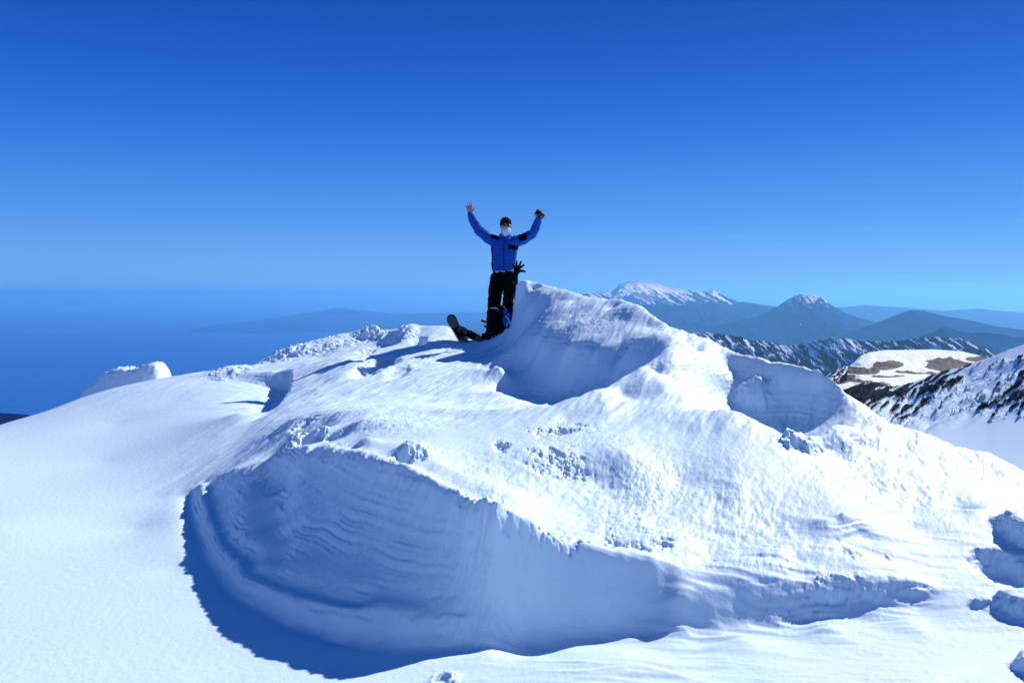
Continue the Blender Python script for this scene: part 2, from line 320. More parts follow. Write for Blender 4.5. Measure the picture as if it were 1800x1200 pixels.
smooth_ = sstep(-.15, .15, Xf) * sstep(1.5, 1.1, Xf) * sstep(4.16, 4.06, Yf)
wallr = wall * (1 - .9 * smooth_)
rough = np.clip(np.maximum(rough * (1 - .95 * smooth_), 0.5 * wallr), 0, 1)
# wind direction along +x+y: elongated scales
ang = rad(62); ca, sa = math.cos(ang), math.sin(ang)
wu = Xf * ca + Yf * sa; wv = -Xf * sa + Yf * ca
n1 = fbm(wu * 14, wv * 30, 4, 11)
n2 = fbm(wu * 3.2, wv * 6, 3, 31)
n3 = fbm(Xf * 1.1, Yf * 1.1, 3, 51)
bill = 1 - np.abs(fbm(wu * 18, wv * 34, 3, 71)) * 2
patch = sstep(-0.25, 0.35, fbm(Xf * 1.6, Yf * 1.6, 3, 91))
# crumbling edges of the two wall tops
ed = np.full(Xf.shape, 9.0, np.float32)
for p in (L2a[1:] + L2b[:34])[::1]:
    ed = np.minimum(ed, (Xf - p.x) ** 2 + (Yf - p.y) ** 2)
ed = np.exp(-ed / 0.11 ** 2)
cr_ = 1.4 * fbm(wu * 2.6, wv * 5.5, 3, 153) + .75 * fbm(wu * 9 + 3 * n3, wv * 21, 4, 151, gain=.6)
# sastrugi: long low ridges drawn out along the wind
mid = sstep(5.2, 6.2, Yf) * sstep(-3.2, -1.6, Xf + .15 * (Yf - 6)) * sstep(12, 11, Yf)
s1 = 1 - 2 * np.abs(fbm(wu * .9, wv * 3.2, 4, 161)); s2 = fbm(wu * 2.5, wv * 9, 4, 165)
fr_ = sstep(-.3, 0, Xf) * (1 - sstep(4.3, 4.9, Yf))
s3 = 1 - 2 * np.abs(fbm(Yf * 7 + .8 * Xf, Xf * 1.6, 3, 171))
ZN = rough * (0.008 * n1 + 0.007 * bill * patch + 0.022 * n2) + 0.018 * n3 * sstep(3.5, 6, Yf) * sstep(-2.6, -1.2, Xf)
# faint strata on steep faces: steps in height
zz = ZZ + 0.012 * fbm(Xf * 4, Yf * 4, 3, 5)
wz = zz + 0.02 * n3
brk = sstep(-.25, .3, fbm(Xf * 2.2, Yf * 2.2 + 2 * zz, 3, 13))
wz = wz + .035 * fbm(Xf * 1.7, Yf * 1.7, 2, 15)
st = (fbm(wz * 26, 0.5 * wu, 3, 7) + 0.6 * perlin(wz * 70, 1.2 * wu, 9) * brk) * (.35 + .8 * brk)
ZN += sstep(.45, .9, slope) * sstep(13, 11, Yf) * (1 - .85 * smooth_) * (0.0115 * st + .0045 * fbm(Xf * 22, Yf * 22, 4, 177))
ZN += ed * .022 * cr_ + mid * (.030 * s1 + .012 * s2) * (1 - .6 * rough) + fr_ * .011 * s3 * (.5 + patch) + (1 - mid) * sstep(8.8, 10, Yf) * .012 * s1
# smooth fine grain everywhere
ZN += 0.0012 * fbm(Xf * 24, Yf * 24, 3, 131)
near = 1 - sstep(11.5, 13, Yf)
ZZ = ZZ + ZN * (0.25 + 0.75 * near)
def snow_material(name='snow', tint=(0.665, 0.81, 0.93), bump=0.35):
    m, n, l, b = new_mat(name)
    b.inputs['Base Color'].default_value = (*tint, 1); b.inputs['Roughness'].default_value = 0.55
    b.inputs['Specular IOR Level'].default_value = 0.25
    tc = n.new('ShaderNodeTexCoord')
    nz = n.new('ShaderNodeTexNoise'); nz.inputs['Scale'].default_value = 45; nz.inputs['Detail'].default_value = 5; nz.inputs['Roughness'].default_value = 0.6
    l.new(tc.outputs['Object'], nz.inputs['Vector'])
    bp = n.new('ShaderNodeBump'); bp.inputs['Strength'].default_value = bump; bp.inputs['Distance'].default_value = 0.006
    l.new(nz.outputs[0], bp.inputs['Height']); l.new(bp.outputs[0], b.inputs['Normal'])
    return m
SNOW = snow_material()
ground = grid_mesh('snow_ground', XX, YY, ZZ, SNOW)
# ------------------------------------------------------------------ sea, coast, far ranges
SEA = CZ - 2000.0
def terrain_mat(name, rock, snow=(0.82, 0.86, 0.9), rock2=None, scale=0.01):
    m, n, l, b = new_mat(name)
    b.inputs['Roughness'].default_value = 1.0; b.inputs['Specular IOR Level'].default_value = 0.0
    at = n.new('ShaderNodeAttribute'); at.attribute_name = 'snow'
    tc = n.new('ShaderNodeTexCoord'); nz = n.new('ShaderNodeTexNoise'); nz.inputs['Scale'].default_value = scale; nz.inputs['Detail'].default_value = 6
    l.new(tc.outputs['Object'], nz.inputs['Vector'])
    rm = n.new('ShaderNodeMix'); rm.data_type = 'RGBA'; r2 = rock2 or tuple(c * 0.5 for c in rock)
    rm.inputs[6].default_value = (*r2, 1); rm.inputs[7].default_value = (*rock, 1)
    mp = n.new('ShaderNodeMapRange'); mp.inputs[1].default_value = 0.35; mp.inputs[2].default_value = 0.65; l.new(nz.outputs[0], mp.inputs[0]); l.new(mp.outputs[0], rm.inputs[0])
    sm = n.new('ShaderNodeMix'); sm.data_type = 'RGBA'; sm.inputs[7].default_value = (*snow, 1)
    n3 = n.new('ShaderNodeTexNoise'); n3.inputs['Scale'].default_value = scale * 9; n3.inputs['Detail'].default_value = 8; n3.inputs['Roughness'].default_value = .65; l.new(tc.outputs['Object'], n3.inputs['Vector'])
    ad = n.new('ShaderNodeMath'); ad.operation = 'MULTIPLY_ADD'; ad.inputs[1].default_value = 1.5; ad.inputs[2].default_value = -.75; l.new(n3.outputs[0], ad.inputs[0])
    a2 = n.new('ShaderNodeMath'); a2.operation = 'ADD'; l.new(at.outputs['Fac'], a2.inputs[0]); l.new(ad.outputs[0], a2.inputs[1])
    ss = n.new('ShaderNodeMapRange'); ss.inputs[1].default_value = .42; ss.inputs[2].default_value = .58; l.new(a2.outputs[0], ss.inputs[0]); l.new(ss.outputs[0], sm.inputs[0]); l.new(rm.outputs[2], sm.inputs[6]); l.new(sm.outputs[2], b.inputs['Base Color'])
    return m
def water_mat():
    m, n, l, b = new_mat('sea_water')
    b.inputs['Base Color'].default_value = (0.004, 0.045, 0.20, 1); b.inputs['Roughness'].default_value = 0.45; b.inputs['IOR'].default_value = 1.33
    b.inputs['Specular IOR Level'].default_value = 0.3
    tc = n.new('ShaderNodeTexCoord'); nz = n.new('ShaderNodeTexNoise'); nz.inputs['Scale'].default_value = 0.00012; nz.inputs['Detail'].default_value = 7
    mpg = n.new('ShaderNodeMapping'); mpg.inputs['Scale'].default_value = (1, 0.35, 1)
    l.new(tc.outputs['Object'], mpg.inputs[0]); l.new(mpg.outputs[0], nz.inputs['Vector'])
    mx = n.new('ShaderNodeMix'); mx.data_type = 'RGBA'; mx.inputs[6].default_value = (0.004, 0.085, 0.33, 1); mx.inputs[7].default_value = (0.007, 0.11, 0.41, 1)
    l.new(nz.outputs[0], mx.inputs[0]); l.new(mx.outputs[2], b.inputs['Base Color'])
    return m
SNOWC = (0.68, 0.80, 0.91)
rr = np.concatenate([[0.0], np.geomspace(3000, 380000, 60)]); tt = np.linspace(0, 2 * math.pi, 129)
SX = rr[:, None] * np.sin(tt)[None]; SY = rr[:, None] * np.cos(tt)[None]
grid_mesh('sea', SX, SY, np.full_like(SX, SEA), water_mat(), smooth=False)

def prof(ps, u): a = np.array(ps, float); return np.interp(u, a[:, 0], a[:, 1])
def mountain(name, D, ps, front, back, mat, base=SEA - 50, snowfn=None, amp=0.06, nx=300, ny=160, wl=1.0, seed=1, pw=1.3, shear=0.0):
    u = np.linspace(ps[0][0], ps[-1][0], nx); v = prof(ps, u)
    xs = (u - 900) / FPX * D; top = CZ - (v - V0) / FPX * D
    t = np.concatenate([-np.linspace(1, 0, ny) ** 1.2, np.linspace(0, 1, ny // 3)[1:] ** 1.2])
    ys = np.where(t < 0, t * front, t * back)
    X = np.repeat(xs[None], len(ys), 0); Y = np.repeat(D + ys[:, None], nx, 1)
    X = X + shear * ys[:, None]
    H = (top - base)[None] * (1 - np.abs(t)[:, None] ** (1 / pw))
    w = wl * (front * 0.35)
    r = fbm((X + shear * Y) / w, Y / (w * 1.6), 6, seed, ridged=True, gain=0.55)
    fall = np.clip(np.abs(t)[:, None] * 6, 0.12, 1) * (1 - np.abs(t)[:, None] ** 6)
    H = H + (top - base)[None] * amp * (r - 0.45) * fall
    Z = base + H
    sn = snowfn(X, Y, Z, r, t[:, None], u[None]) if snowfn else np.zeros_like(Z)
    return grid_mesh(name, X, Y, Z, mat, attrs={'snow': np.clip(sn, 0, 1) + np.zeros_like(Z)})

DIST = terrain_mat('hazed_far_rock', (0.010, 0.036, 0.19), scale=0.002, snow=(0.98, 0.88, 0.78))  # rock colour of the far ranges, with haze blue painted into it
def snow_big(X, Y, Z, r, t, u):
    s = X + 1.3 * Z; al = X - Z
    n = fbm(s / 250, al / 850, 5, 3) + 0.35 * fbm(X / 170, Y / 170, 3, 8)
    line_ = CZ - (533 - V0) / FPX * 32000
    alt = np.clip((Z - line_) / 320, -1, 2)
    core = np.exp(-((u - 1108) / 48) ** 2) * 0.55 + np.exp(-((u - 1150) / 70) ** 2) * .15
    return sstep(0.0, 0.05, 1.3 * n + 0.20 * alt - 0.20 + core) * sstep(-0.1, .02, alt + .3 * n)
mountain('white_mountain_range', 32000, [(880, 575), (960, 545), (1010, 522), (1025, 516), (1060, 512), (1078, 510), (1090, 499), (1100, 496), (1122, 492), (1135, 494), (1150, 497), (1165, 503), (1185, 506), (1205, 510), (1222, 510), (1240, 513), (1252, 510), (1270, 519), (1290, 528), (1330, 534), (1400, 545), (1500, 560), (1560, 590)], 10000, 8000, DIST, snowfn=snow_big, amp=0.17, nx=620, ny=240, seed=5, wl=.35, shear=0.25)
def snow_peak(X, Y, Z, r, t, u):
    n = fbm(X / 200, Y / 600, 4, 13)
    line_ = CZ - (534 - V0) / FPX * 24000
    n = n + .6 * fbm((X + Z) / 80, (X - Z) / 220, 3, 14)
    return sstep(0.0, 0.07, 1.2 * n + 0.7 * np.clip((Z - line_) / 310, -1, 1) - 0.22)
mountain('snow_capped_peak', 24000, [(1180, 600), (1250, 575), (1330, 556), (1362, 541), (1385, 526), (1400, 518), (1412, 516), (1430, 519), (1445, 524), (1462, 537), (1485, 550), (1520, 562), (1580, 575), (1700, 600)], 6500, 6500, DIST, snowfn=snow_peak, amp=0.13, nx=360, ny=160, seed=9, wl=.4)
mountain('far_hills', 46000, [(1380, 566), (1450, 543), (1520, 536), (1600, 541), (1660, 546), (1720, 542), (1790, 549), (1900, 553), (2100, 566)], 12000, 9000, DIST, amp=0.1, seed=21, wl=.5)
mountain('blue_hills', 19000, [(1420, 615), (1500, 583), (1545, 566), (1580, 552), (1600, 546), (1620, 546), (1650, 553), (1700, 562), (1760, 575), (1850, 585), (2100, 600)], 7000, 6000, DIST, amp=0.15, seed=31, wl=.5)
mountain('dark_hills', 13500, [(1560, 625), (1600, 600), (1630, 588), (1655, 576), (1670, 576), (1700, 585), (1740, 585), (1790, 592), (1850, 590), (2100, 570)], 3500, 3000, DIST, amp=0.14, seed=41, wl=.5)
mountain('coast_hills', 60000, [(400, 568), (480, 560), (530, 551), (560, 548), (585, 542), (605, 541), (625, 545), (700, 552), (800, 549), (960, 548), (1200, 553)], 20000, 9000, terrain_mat('hazed_coast', (0.012, 0.085, 0.36), scale=0.001), amp=0.10, seed=51, nx=400)  # coast colour pushed to the blue of the haze before it
# low land in front of the ranges
au = np.linspace(380, 2300, 500); dd = np.geomspace(9000, 62000, 220)
LX = (au[None] - 900) / FPX * dd[:, None]; LY = np.repeat(dd[:, None], 500, 1)
coast = 620 + 90 * fbm(LX / 14000, LY / 9000, 4, 61) + np.interp(dd, [9000, 20000, 34000, 45000, 62000], [760, 700, 60, -80, -250])[:, None]
inl = sstep(0, 240, au[None] - coast)
LZ = SEA - 40 + inl * (70 + 420 * (fbm(LX / 6000, LY / 6000, 5, 63) + .35) + 250 * sstep(900, 1500, au)[None])
grid_mesh('coastal_land', LX, LY, LZ, terrain_mat('hazed_land', (0.012, 0.045, 0.17), scale=0.0015), attrs={'snow': np.zeros_like(LZ)})  # ground colour has the blue of distant haze mixed in
# dark slope low at the left edge
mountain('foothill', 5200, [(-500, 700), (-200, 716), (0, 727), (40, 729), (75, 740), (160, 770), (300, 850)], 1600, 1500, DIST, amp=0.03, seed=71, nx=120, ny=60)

# mid ridge with snow gullies
def snow_gully(X, Y, Z, r, t, u):
    s = X + 0.85 * Z; al = X - Z
    n = fbm(s / 48, al / 200, 4, 83, gain=.55) + .25 * fbm(X / 60, Y / 60, 2, 85)
    big = fbm(X / 700, Y / 700, 2, 87)
    return sstep(0.10, 0.17, n + 0.3 * big + 0.04 - 0.45 * sstep(-.08, -.5, t))
MID = terrain_mat('ridge_rock', (0.022, 0.032, 0.065), (0.9, 0.9, 0.9), scale=0.02)
mountain('snow_streaked_ridge', 8000, [(1080, 600), (1150, 586), (1190, 584), (1205, 585), (1235, 583), (1250, 585), (1275, 590), (1300, 592), (1320, 597), (1345, 599), (1370, 606), (1400, 608), (1420, 602), (1450, 598), (1475, 593), (1500, 597), (1530, 599), (1560, 600), (1590, 599), (1605, 595), (1640, 592), (1660, 593), (1690, 596), (1710, 602), (1730, 611), (1750, 622), (1800, 650), (1900, 690)], 1700, 1500, MID, base=CZ - 1500, snowfn=snow_gully, amp=0.16, nx=700, ny=260, seed=91, wl=.3, shear=-0.2, pw=1.05)

# ---- lofted slopes: crest curve and foot curve, each (u, v, distance)
def _cr(l): return [(a, b, 720 - .37 * (a - 1430)) for a, b, c in l]
def loft(name, top, bot, nx, ny, mat, fn):
    u = np.linspace(top[0][0], top[-1][0], nx)
    tv = np.array([(p[0], p[1], p[2]) for p in top], float); bv = np.array([(p[0], p[1], p[2]) for p in bot], float)
    v0_, d0 = np.interp(u, tv[:, 0], tv[:, 1]), np.interp(u, tv[:, 0], tv[:, 2])
    v1_, d1 = np.interp(u, bv[:, 0], bv[:, 1]), np.interp(u, bv[:, 0], bv[:, 2])
    t = np.linspace(0, 1, ny)[:, None]
    V = v0_[None] * (1 - t) + v1_[None] * t; D = np.exp(np.log(d0)[None] * (1 - t) + np.log(d1)[None] * t)
    U = np.repeat(u[None], ny, 0)
    X = (U - 900) / FPX * D; Z = CZ - (V - V0) / FPX * D
    dz, sn = fn(U, V, D, X, t)
    Z = Z + dz
    # far side of the crest
    bX = X[:1] * np.array([[1.05], [1.15], [1.4]]); bD = D[:1] * np.array([[1.05], [1.15], [1.4]]); bZ = Z[:1] - D[:1] * np.array([[.03], [.12], [.4]])
    X = np.concatenate([bX[::-1], X]); D = np.concatenate([bD[::-1], D]); Z = np.concatenate([bZ[::-1], Z]); sn = np.concatenate([np.repeat(sn[:1], 3, 0), sn])
    return grid_mesh(name, X, D, Z, mat, attrs={'snow': np.clip(sn, 0, 1)})
def f_plateau(U, V, D, X, t):
    n = fbm(U / 30, V / 9, 5, 101); n2 = fbm(U / 9, V / 4, 4, 103)
    def el(u, v, a, b, k=0.0):
        dv = V - v - k * (U - u); return 1 - (((U - u) / a) ** 2 + (dv / b) ** 2)
    rock = np.maximum.reduce([el(1500, 650, 44, 7.5, .10), el(1672, 642, 46, 12, .02), el(1560, 646, 34, 5, -.05) * .8, el(1612, 655, 40, 2.6, .05), el(1530, 672, 40, 3, .1), el(1475, 668, 30, 8, -.1), el(1560, 662, 30, 1.4), el(1740, 632, 40, 6)])
    sn = 1 - sstep(-.3, .3, rock + 0.9 * n + .5 * n2)
    dz = 5 * n * D / 2000 + (1 - sn) * 4 * n2 * D / 2000
    dz += 10 * np.exp(-((U - 1565) / 35) ** 2 - ((V - 643) / 5) ** 2) * D / 2000
    return dz * np.clip(t * 12, 0.1, 1), sn
loft('brown_plateau', [(1430, 672, 2300), (1455, 662, 2300), (1480, 652, 2350), (1500, 640, 2400), (1515, 625, 2500), (1530, 619, 2550), (1560, 615, 2600), (1600, 615, 2600), (1640, 614, 2600), (1690, 617, 2500), (1720, 624, 2400), (1745, 631, 2300), (1800, 650, 2200), (1900, 680, 2100)],
     [(1430, 720, 1300), (1600, 720, 1200), (1900, 760, 1100)], 420, 160, terrain_mat('brown_rock', (0.26, 0.20, 0.17), (0.9, 0.9, 0.9), (0.16, 0.12, 0.11), 0.03), f_plateau)
def f_spur(U, V, D, X, t):
    n = fbm(U / 10, V / 5, 5, 111); s = fbm((U + V) / 5, (U - V) / 22, 3, 113)
    return n * 6 * np.clip(t * 8, 0, 1), sstep(.12, .25, s + .1)
loft('rock_spur', [(1425, 680, 1700), (1445, 668, 1750), (1462, 656, 1800), (1480, 646, 1850), (1492, 640, 1900)],
     [(1425, 700, 1200), (1445, 690, 1250), (1462, 681, 1300), (1480, 666, 1500), (1492, 650, 1750)], 160, 50, terrain_mat('spur_rock', (0.07, 0.07, 0.08), (0.8, 0.8, 0.85), None, .05), f_spur)
def f_right(U, V, D, X, t):
    ax = (U + 1.05 * V) / 1.45; ay = (V - 0.75 * U) / 1.25                # along / across the fall line as seen on the slope
    al = (V + 0.8 * U); ac = (U * .8 - V * -1.0)
    st = fbm(ac / 8.5, (V - .9 * U) / 48, 5, 121, gain=.65)
    st2 = fbm(ac / 30, (V - .9 * U) / 120, 3, 123)
    crest_d = V - np.interp(U, [1440, 1480, 1530, 1570, 1620, 1700, 1740, 1800, 2300], [690, 690, 673, 680, 668, 642, 628, 607, 600])
    band = np.exp(-((crest_d - 6) / 30) ** 2) * sstep(1760, 1600, U) * 0.38 + np.exp(-((U - 1500) / 50) ** 2 - ((V - 700) / 28) ** 2) * .35
    band += np.exp(-((V - (700 - (U - 1800) * .6)) / 46) ** 2) * sstep(1690, 1780, U) * .38 + np.exp(-((U - 1640) / 50) ** 2 - ((V - 700 + (U - 1640) * .75) / 14) ** 2) * .3
    low = sstep(0, 30, V - np.interp(U, [1450, 1600, 1700, 1800, 2300], [830, 765, 725, 712, 600]))
    rock = st + .35 * st2 + band - .5 * low - .12
    sn = 1 - sstep(.02, .42, rock)
    m = D / 400
    dz = m * ((1 - sn) * 3.0 * np.clip(st + .4, 0, 1) + 4.0 * st2 * (1 - low) + 1.2 * st * (1 - low)) * np.clip(t * 10, 0.15, 1)
    return dz, sn
loft('mountain_slope', _cr([(1430, 705, 720), (1460, 695, 700), (1480, 688, 690), (1500, 680, 680), (1520, 673, 670), (1535, 671, 660), (1560, 677, 640), (1572, 680, 630), (1600, 674, 620), (1625, 666, 600), (1650, 656, 590), (1700, 643, 560), (1740, 629, 540), (1760, 620, 530), (1800, 606, 510), (1900, 575, 480), (2050, 560, 400), (2300, 600, 400), (2600, 700, 400)]),
     [(1430, 860, 400), (2300, 930, 190), (2600, 1000, 160)], 700, 420, terrain_mat('slope_rock', (0.04, 0.042, 0.05), (0.66, 0.79, 0.91), (0.012, 0.013, 0.018), 0.15), f_right)

# ------------------------------------------------------------------ the air
hm = bpy.data.materials.new('haze_air'); hm.use_nodes = True; hn = hm.node_tree.nodes; hl = hm.node_tree.links; hn.clear()
ho = hn.new('ShaderNodeOutputMaterial'); pv = hn.new('ShaderNodeVolumePrincipled')
pv.inputs['Color'].default_value = (0.22, 0.60, 1.0, 1); pv.inputs['Density'].default_value = 2.0e-5; pv.inputs['Anisotropy'].default_value = 0.35
hl.new(pv.outputs[0], ho.inputs['Volume'])
bm = bmesh.new(); bmesh.ops.create_cube(bm, size=1.0)
hme = bpy.data.meshes.new('haze'); bm.to_mesh(hme); bm.free(); hme.materials.append(hm)
hz = bpy.data.objects.new('haze', hme); C.objects.link(hz); hz['kind'] = 'stuff'
H0, H1 = SEA - 60, CZ + 680; hz.scale = (800000, 800000, H1 - H0); hz.location = (0, 0, (H0 + H1) / 2)
# ------------------------------------------------------------------ the climber and his things
def link(name, me, mat=None, parent=None):
    o = bpy.data.objects.new(name, me); C.objects.link(o)
    for m in (mat if isinstance(mat, (list, tuple)) else [mat]):
        if m: me.materials.append(m)
    if parent: o.parent = parent
    for p in me.polygons: p.use_smooth = True
    return o
def empty(name, loc, label, cat, group=None):
    o = bpy.data.objects.new(name, None); C.objects.link(o); o.location = loc; o.empty_display_size = .1
    o['label'] = label; o['category'] = cat
    if group: o['group'] = group
    return o
def tube(bm, pts_, rad_, seg=14, cap=True, flat=(1, 1), side=None):
    """closed tapered tube through pts_; rad_ numbers or (across, deep) pairs"""
    pts_ = [Vector(p) for p in pts_]; n = len(pts_); rings = []
    tang = [(pts_[min(i + 1, n - 1)] - pts_[max(i - 1, 0)]).normalized() for i in range(n)]
    s = Vector(side) if side else (Vector((1, 0, 0)) if abs(tang[0].x) < .8 else Vector((0, 0, 1)))
    def ring(c, t, r):
        nonlocal s
        s = (s - t * s.dot(t)).normalized(); b = t.cross(s)
        ra, rb = r if isinstance(r, (tuple, list)) else (r, r)
        return [bm.verts.new(c + s * math.cos(a) * ra + b * math.sin(a) * rb) for a in [2 * math.pi * k / seg for k in range(seg)]]
    def sc_(r, f): return tuple(q * f for q in r) if isinstance(r, (tuple, list)) else r * f
    def mn(r): return min(r) if isinstance(r, (tuple, list)) else r
    if cap:
        for f, d in ((.35, .93), (.75, .66)): rings.append(ring(pts_[0] - tang[0] * mn(rad_[0]) * d, tang[0], sc_(rad_[0], f)))
    for i in range(n): rings.append(ring(pts_[i], tang[i], rad_[i]))
    if cap:
        for f, d in ((.75, .66), (.35, .93)): rings.append(ring(pts_[-1] + tang[-1] * mn(rad_[-1]) * d, tang[-1], sc_(rad_[-1], f)))
    for a, b in zip(rings, rings[1:]):
        for k in range(seg): bm.faces.new((a[k], a[(k + 1) % seg], b[(k + 1) % seg], b[k]))
    bm.faces.new(rings[0][::-1]); bm.faces.new(rings[-1])
def ball(bm, c, r, seg=20, rot=None):
    r = r if isinstance(r, (tuple, list)) else (r, r, r)
    M = Matrix.Translation(Vector(c)) @ (rot or Matrix.Identity(4)) @ Matrix.Diagonal((*r, 1))
    bmesh.ops.create_uvsphere(bm, u_segments=seg, v_segments=seg // 2 + 2, radius=1, matrix=M)
def box(bm, c, size, rot=None, bevel=0.0, segs=2):
    M = Matrix.Translation(Vector(c)) @ (rot or Matrix.Identity(4)) @ Matrix.Diagonal((*size, 1))
    r = bmesh.ops.create_cube(bm, size=1, matrix=M)
    if bevel:
        es = {e for v in r['verts'] for e in v.link_edges}
        bmesh.ops.bevel(bm, geom=list(es), offset=bevel, segments=segs, affect='EDGES', profile=.6)
def to_mesh(bm, name):
    bmesh.ops.recalc_face_normals(bm, faces=bm.faces); me = bpy.data.meshes.new(name); bm.to_mesh(me); bm.free(); return me
def fuse(bm, name, vox=0.008, it=3, wrinkle=0.0, wscale=14, seed=0):
    """one continuous surface out of overlapping closed shapes"""
    me = to_mesh(bm, name); o = bpy.data.objects.new(name, me); C.objects.link(o)
    m = o.modifiers.new('r', 'REMESH'); m.mode = 'VOXEL'; m.voxel_size = vox
    s = o.modifiers.new('s', 'SMOOTH'); s.iterations = it; s.factor = .5
    dg = bpy.context.evaluated_depsgraph_get(); dg.update()
    me2 = bpy.data.meshes.new_from_object(o.evaluated_get(dg)); bpy.data.objects.remove(o); bpy.data.meshes.remove(me)
    if wrinkle:
        from mathutils import noise
        nv = [v.normal.copy() for v in me2.vertices]
        for v, nn in zip(me2.vertices, nv):
            q = Vector((v.co.x * wscale * .8, v.co.y * wscale * .8, v.co.z * wscale * 1.7 + v.co.x * wscale)) + Vector((seed, 0, 0))
            v.co += nn * wrinkle * (1 - 2 * abs(noise.noise(q)) + .5 * noise.noise(q * 2.3))
    me2.name = name
    return me2

SKIN = simple('skin', (0.42, 0.21, 0.14), .5); BLUE = simple('jacket_blue', (0.006, 0.065, 0.36), .8, spec=.15, noise=.3, scale=30, bump=.3)
BLACK = simple('black_cloth', (0.003, 0.003, 0.004), .9, spec=.1, noise=.4, scale=40); DARK = simple('dark_trouser_cloth', (0.0025, 0.0025, 0.0035), .9, spec=.08, noise=.4, scale=30, bump=.3)
WHITE = simple('white_cloth', (0.45, 0.55, 0.74), .8, noise=.12, scale=60); GREY = simple('grey_knit', (0.35, 0.38, 0.40), .9, noise=.5, scale=55)
LENS = simple('dark_lens', (0.01, 0.008, 0.006), .12); PLASTIC = simple('black_plastic', (0.005, 0.005, 0.006), .5, spec=.25); GLASS = simple('phone_glass', (0.01, 0.011, 0.013), .15)
PALE = simple('pale_webbing', (0.62, 0.62, 0.50), .7); METAL = simple('grey_metal', (0.35, 0.36, 0.38), .35, metal=.9); DECK = simple('grey_deck', (0.10, 0.105, 0.11), .8, spec=.2, noise=.3, scale=20)

# ---- person: local metres, x right, -y towards the camera, z up; 8.39 mm per picture pixel
PY = 11.72; K = PY / FPX
foot = P(880, 598, PY)
def L(u, v, y=0.0): return Vector(((u - 880) * K, y, (598 - v) * K))
man = empty('person', foot, 'person in blue jacket and black hat standing on the snow summit, both arms raised', 'person')
def hand(bm, wrist, palm_dir, side, back, spread=1.0, curl=0.15, scale=1.0):
    d = Vector(palm_dir).normalized(); s = Vector(side).normalized(); s = (s - d * s.dot(d)).normalized(); b = d.cross(s).normalized()
    if b.dot(Vector(back)) < 0: b = -b
    w = Vector(wrist); k = scale
    tube(bm, [w - d * .03, w + d * .02 * k, w + d * .055 * k, w + d * .085 * k], [(.026, .021), (.034 * k, .016), (.040 * k, .014), (.038 * k, .012)], 12, side=s)
    for i, (off, ln) in enumerate(((-.030, .070), (-.010, .078), (.011, .074), (.031, .058))):
        a = w + d * .080 * k + s * off * k; dd = (d + s * off * 9 * spread * .8).normalized()
        m = a + dd * ln * .5 * k; e = m + (dd - b * curl * 2).normalized() * ln * .5 * k
        tube(bm, [a - dd * .02, a, m, e], [.0095 * k, .0100 * k, .0092 * k, .0078 * k], 8)
    a = w + d * .025 * k - s * .026 * k; dd = (d * .75 - s * .9).normalized()
    tube(bm, [a, a + dd * .035 * k, a + dd * .035 * k + (dd + d * .6).normalized() * .035 * k], [.013 * k, .0115 * k, .009 * k], 8)
bm = bmesh.new()
HD = L(889, 398, -.01)
ball(bm, HD + Vector((0, 0, .012)), (.074, .094, .10)); ball(bm, HD + Vector((0, -.035, -.055)), (.050, .052, .052))        # skull, jaw
tube(bm, [HD + Vector((0, -.088, .008)), HD + Vector((0, -.108, -.022))], [.010, .014], 8)                                     # nose
tube(bm, [HD + Vector((-.022, -.086, -.052)), HD + Vector((0, -.092, -.050)), HD + Vector((.022, -.086, -.052))], [.006, .009, .006], 8)   # lips
for s in (-1, 1):
    ball(bm, HD + Vector((s * .076, .008, -.005)), (.010, .020, .030), 10); ball(bm, HD + Vector((s * .030, -.082, .010)), (.014, .012, .010), 10)
tube(bm, [L(888, 424, .01), L(889, 408, 0)], [.060, .055], 14)
tube(bm, [L(886, 494, .01), L(886, 478, .01), L(887, 455, .0), L(887, 436, .0), L(888, 424, .01)], [(.165, .115), (.150, .105), (.165, .11), (.18, .115), (.10, .08)], 18, side=(1, 0, 0))
# arms
AL = [L(871, 425, .0), L(858, 419, -.02), L(842, 406, -.04), L(834, 393, -.05), L(827, 379, -.05)]
AR = [L(906, 425, .0), L(920, 421, -.03), L(936, 412, -.05), L(942, 400, -.06), L(946, 387, -.07)]
for A in (AL, AR): tube(bm, A, [.058, .052, .043, .040, .029], 12)
hand(bm, AL[-1] + Vector((0, 0, .01)), (-.12, -.05, 1), (-1, 0, 0), (0, 1, 0), 1.0, .10, 1.02)
hand(bm, AR[-1], (.10, -.12, 1), (1, 0, 0), (0, 1, 0), .7, .25, .95)
# legs
LL = [L(874, 488, .01), L(871, 512, -.02), L(869, 532, -.03), L(866, 560, .0), L(864, 588, .03)]
LR = [L(896, 488, .01), L(895, 512, -.01), L(893, 530, -.02), L(892, 560, .01), L(891, 588, .03)]
for A in (LL, LR):
    tube(bm, A, [.088, .078, .058, .052, .038], 12); e = A[-1]
    tube(bm, [e + Vector((0, .03, -.03)), e + Vector((0, -.06, -.045)), e + Vector((0, -.15, -.055))], [.036, .040, .03], 10)
link('body', fuse(bm, 'body', .0055, 1), SKIN, man)
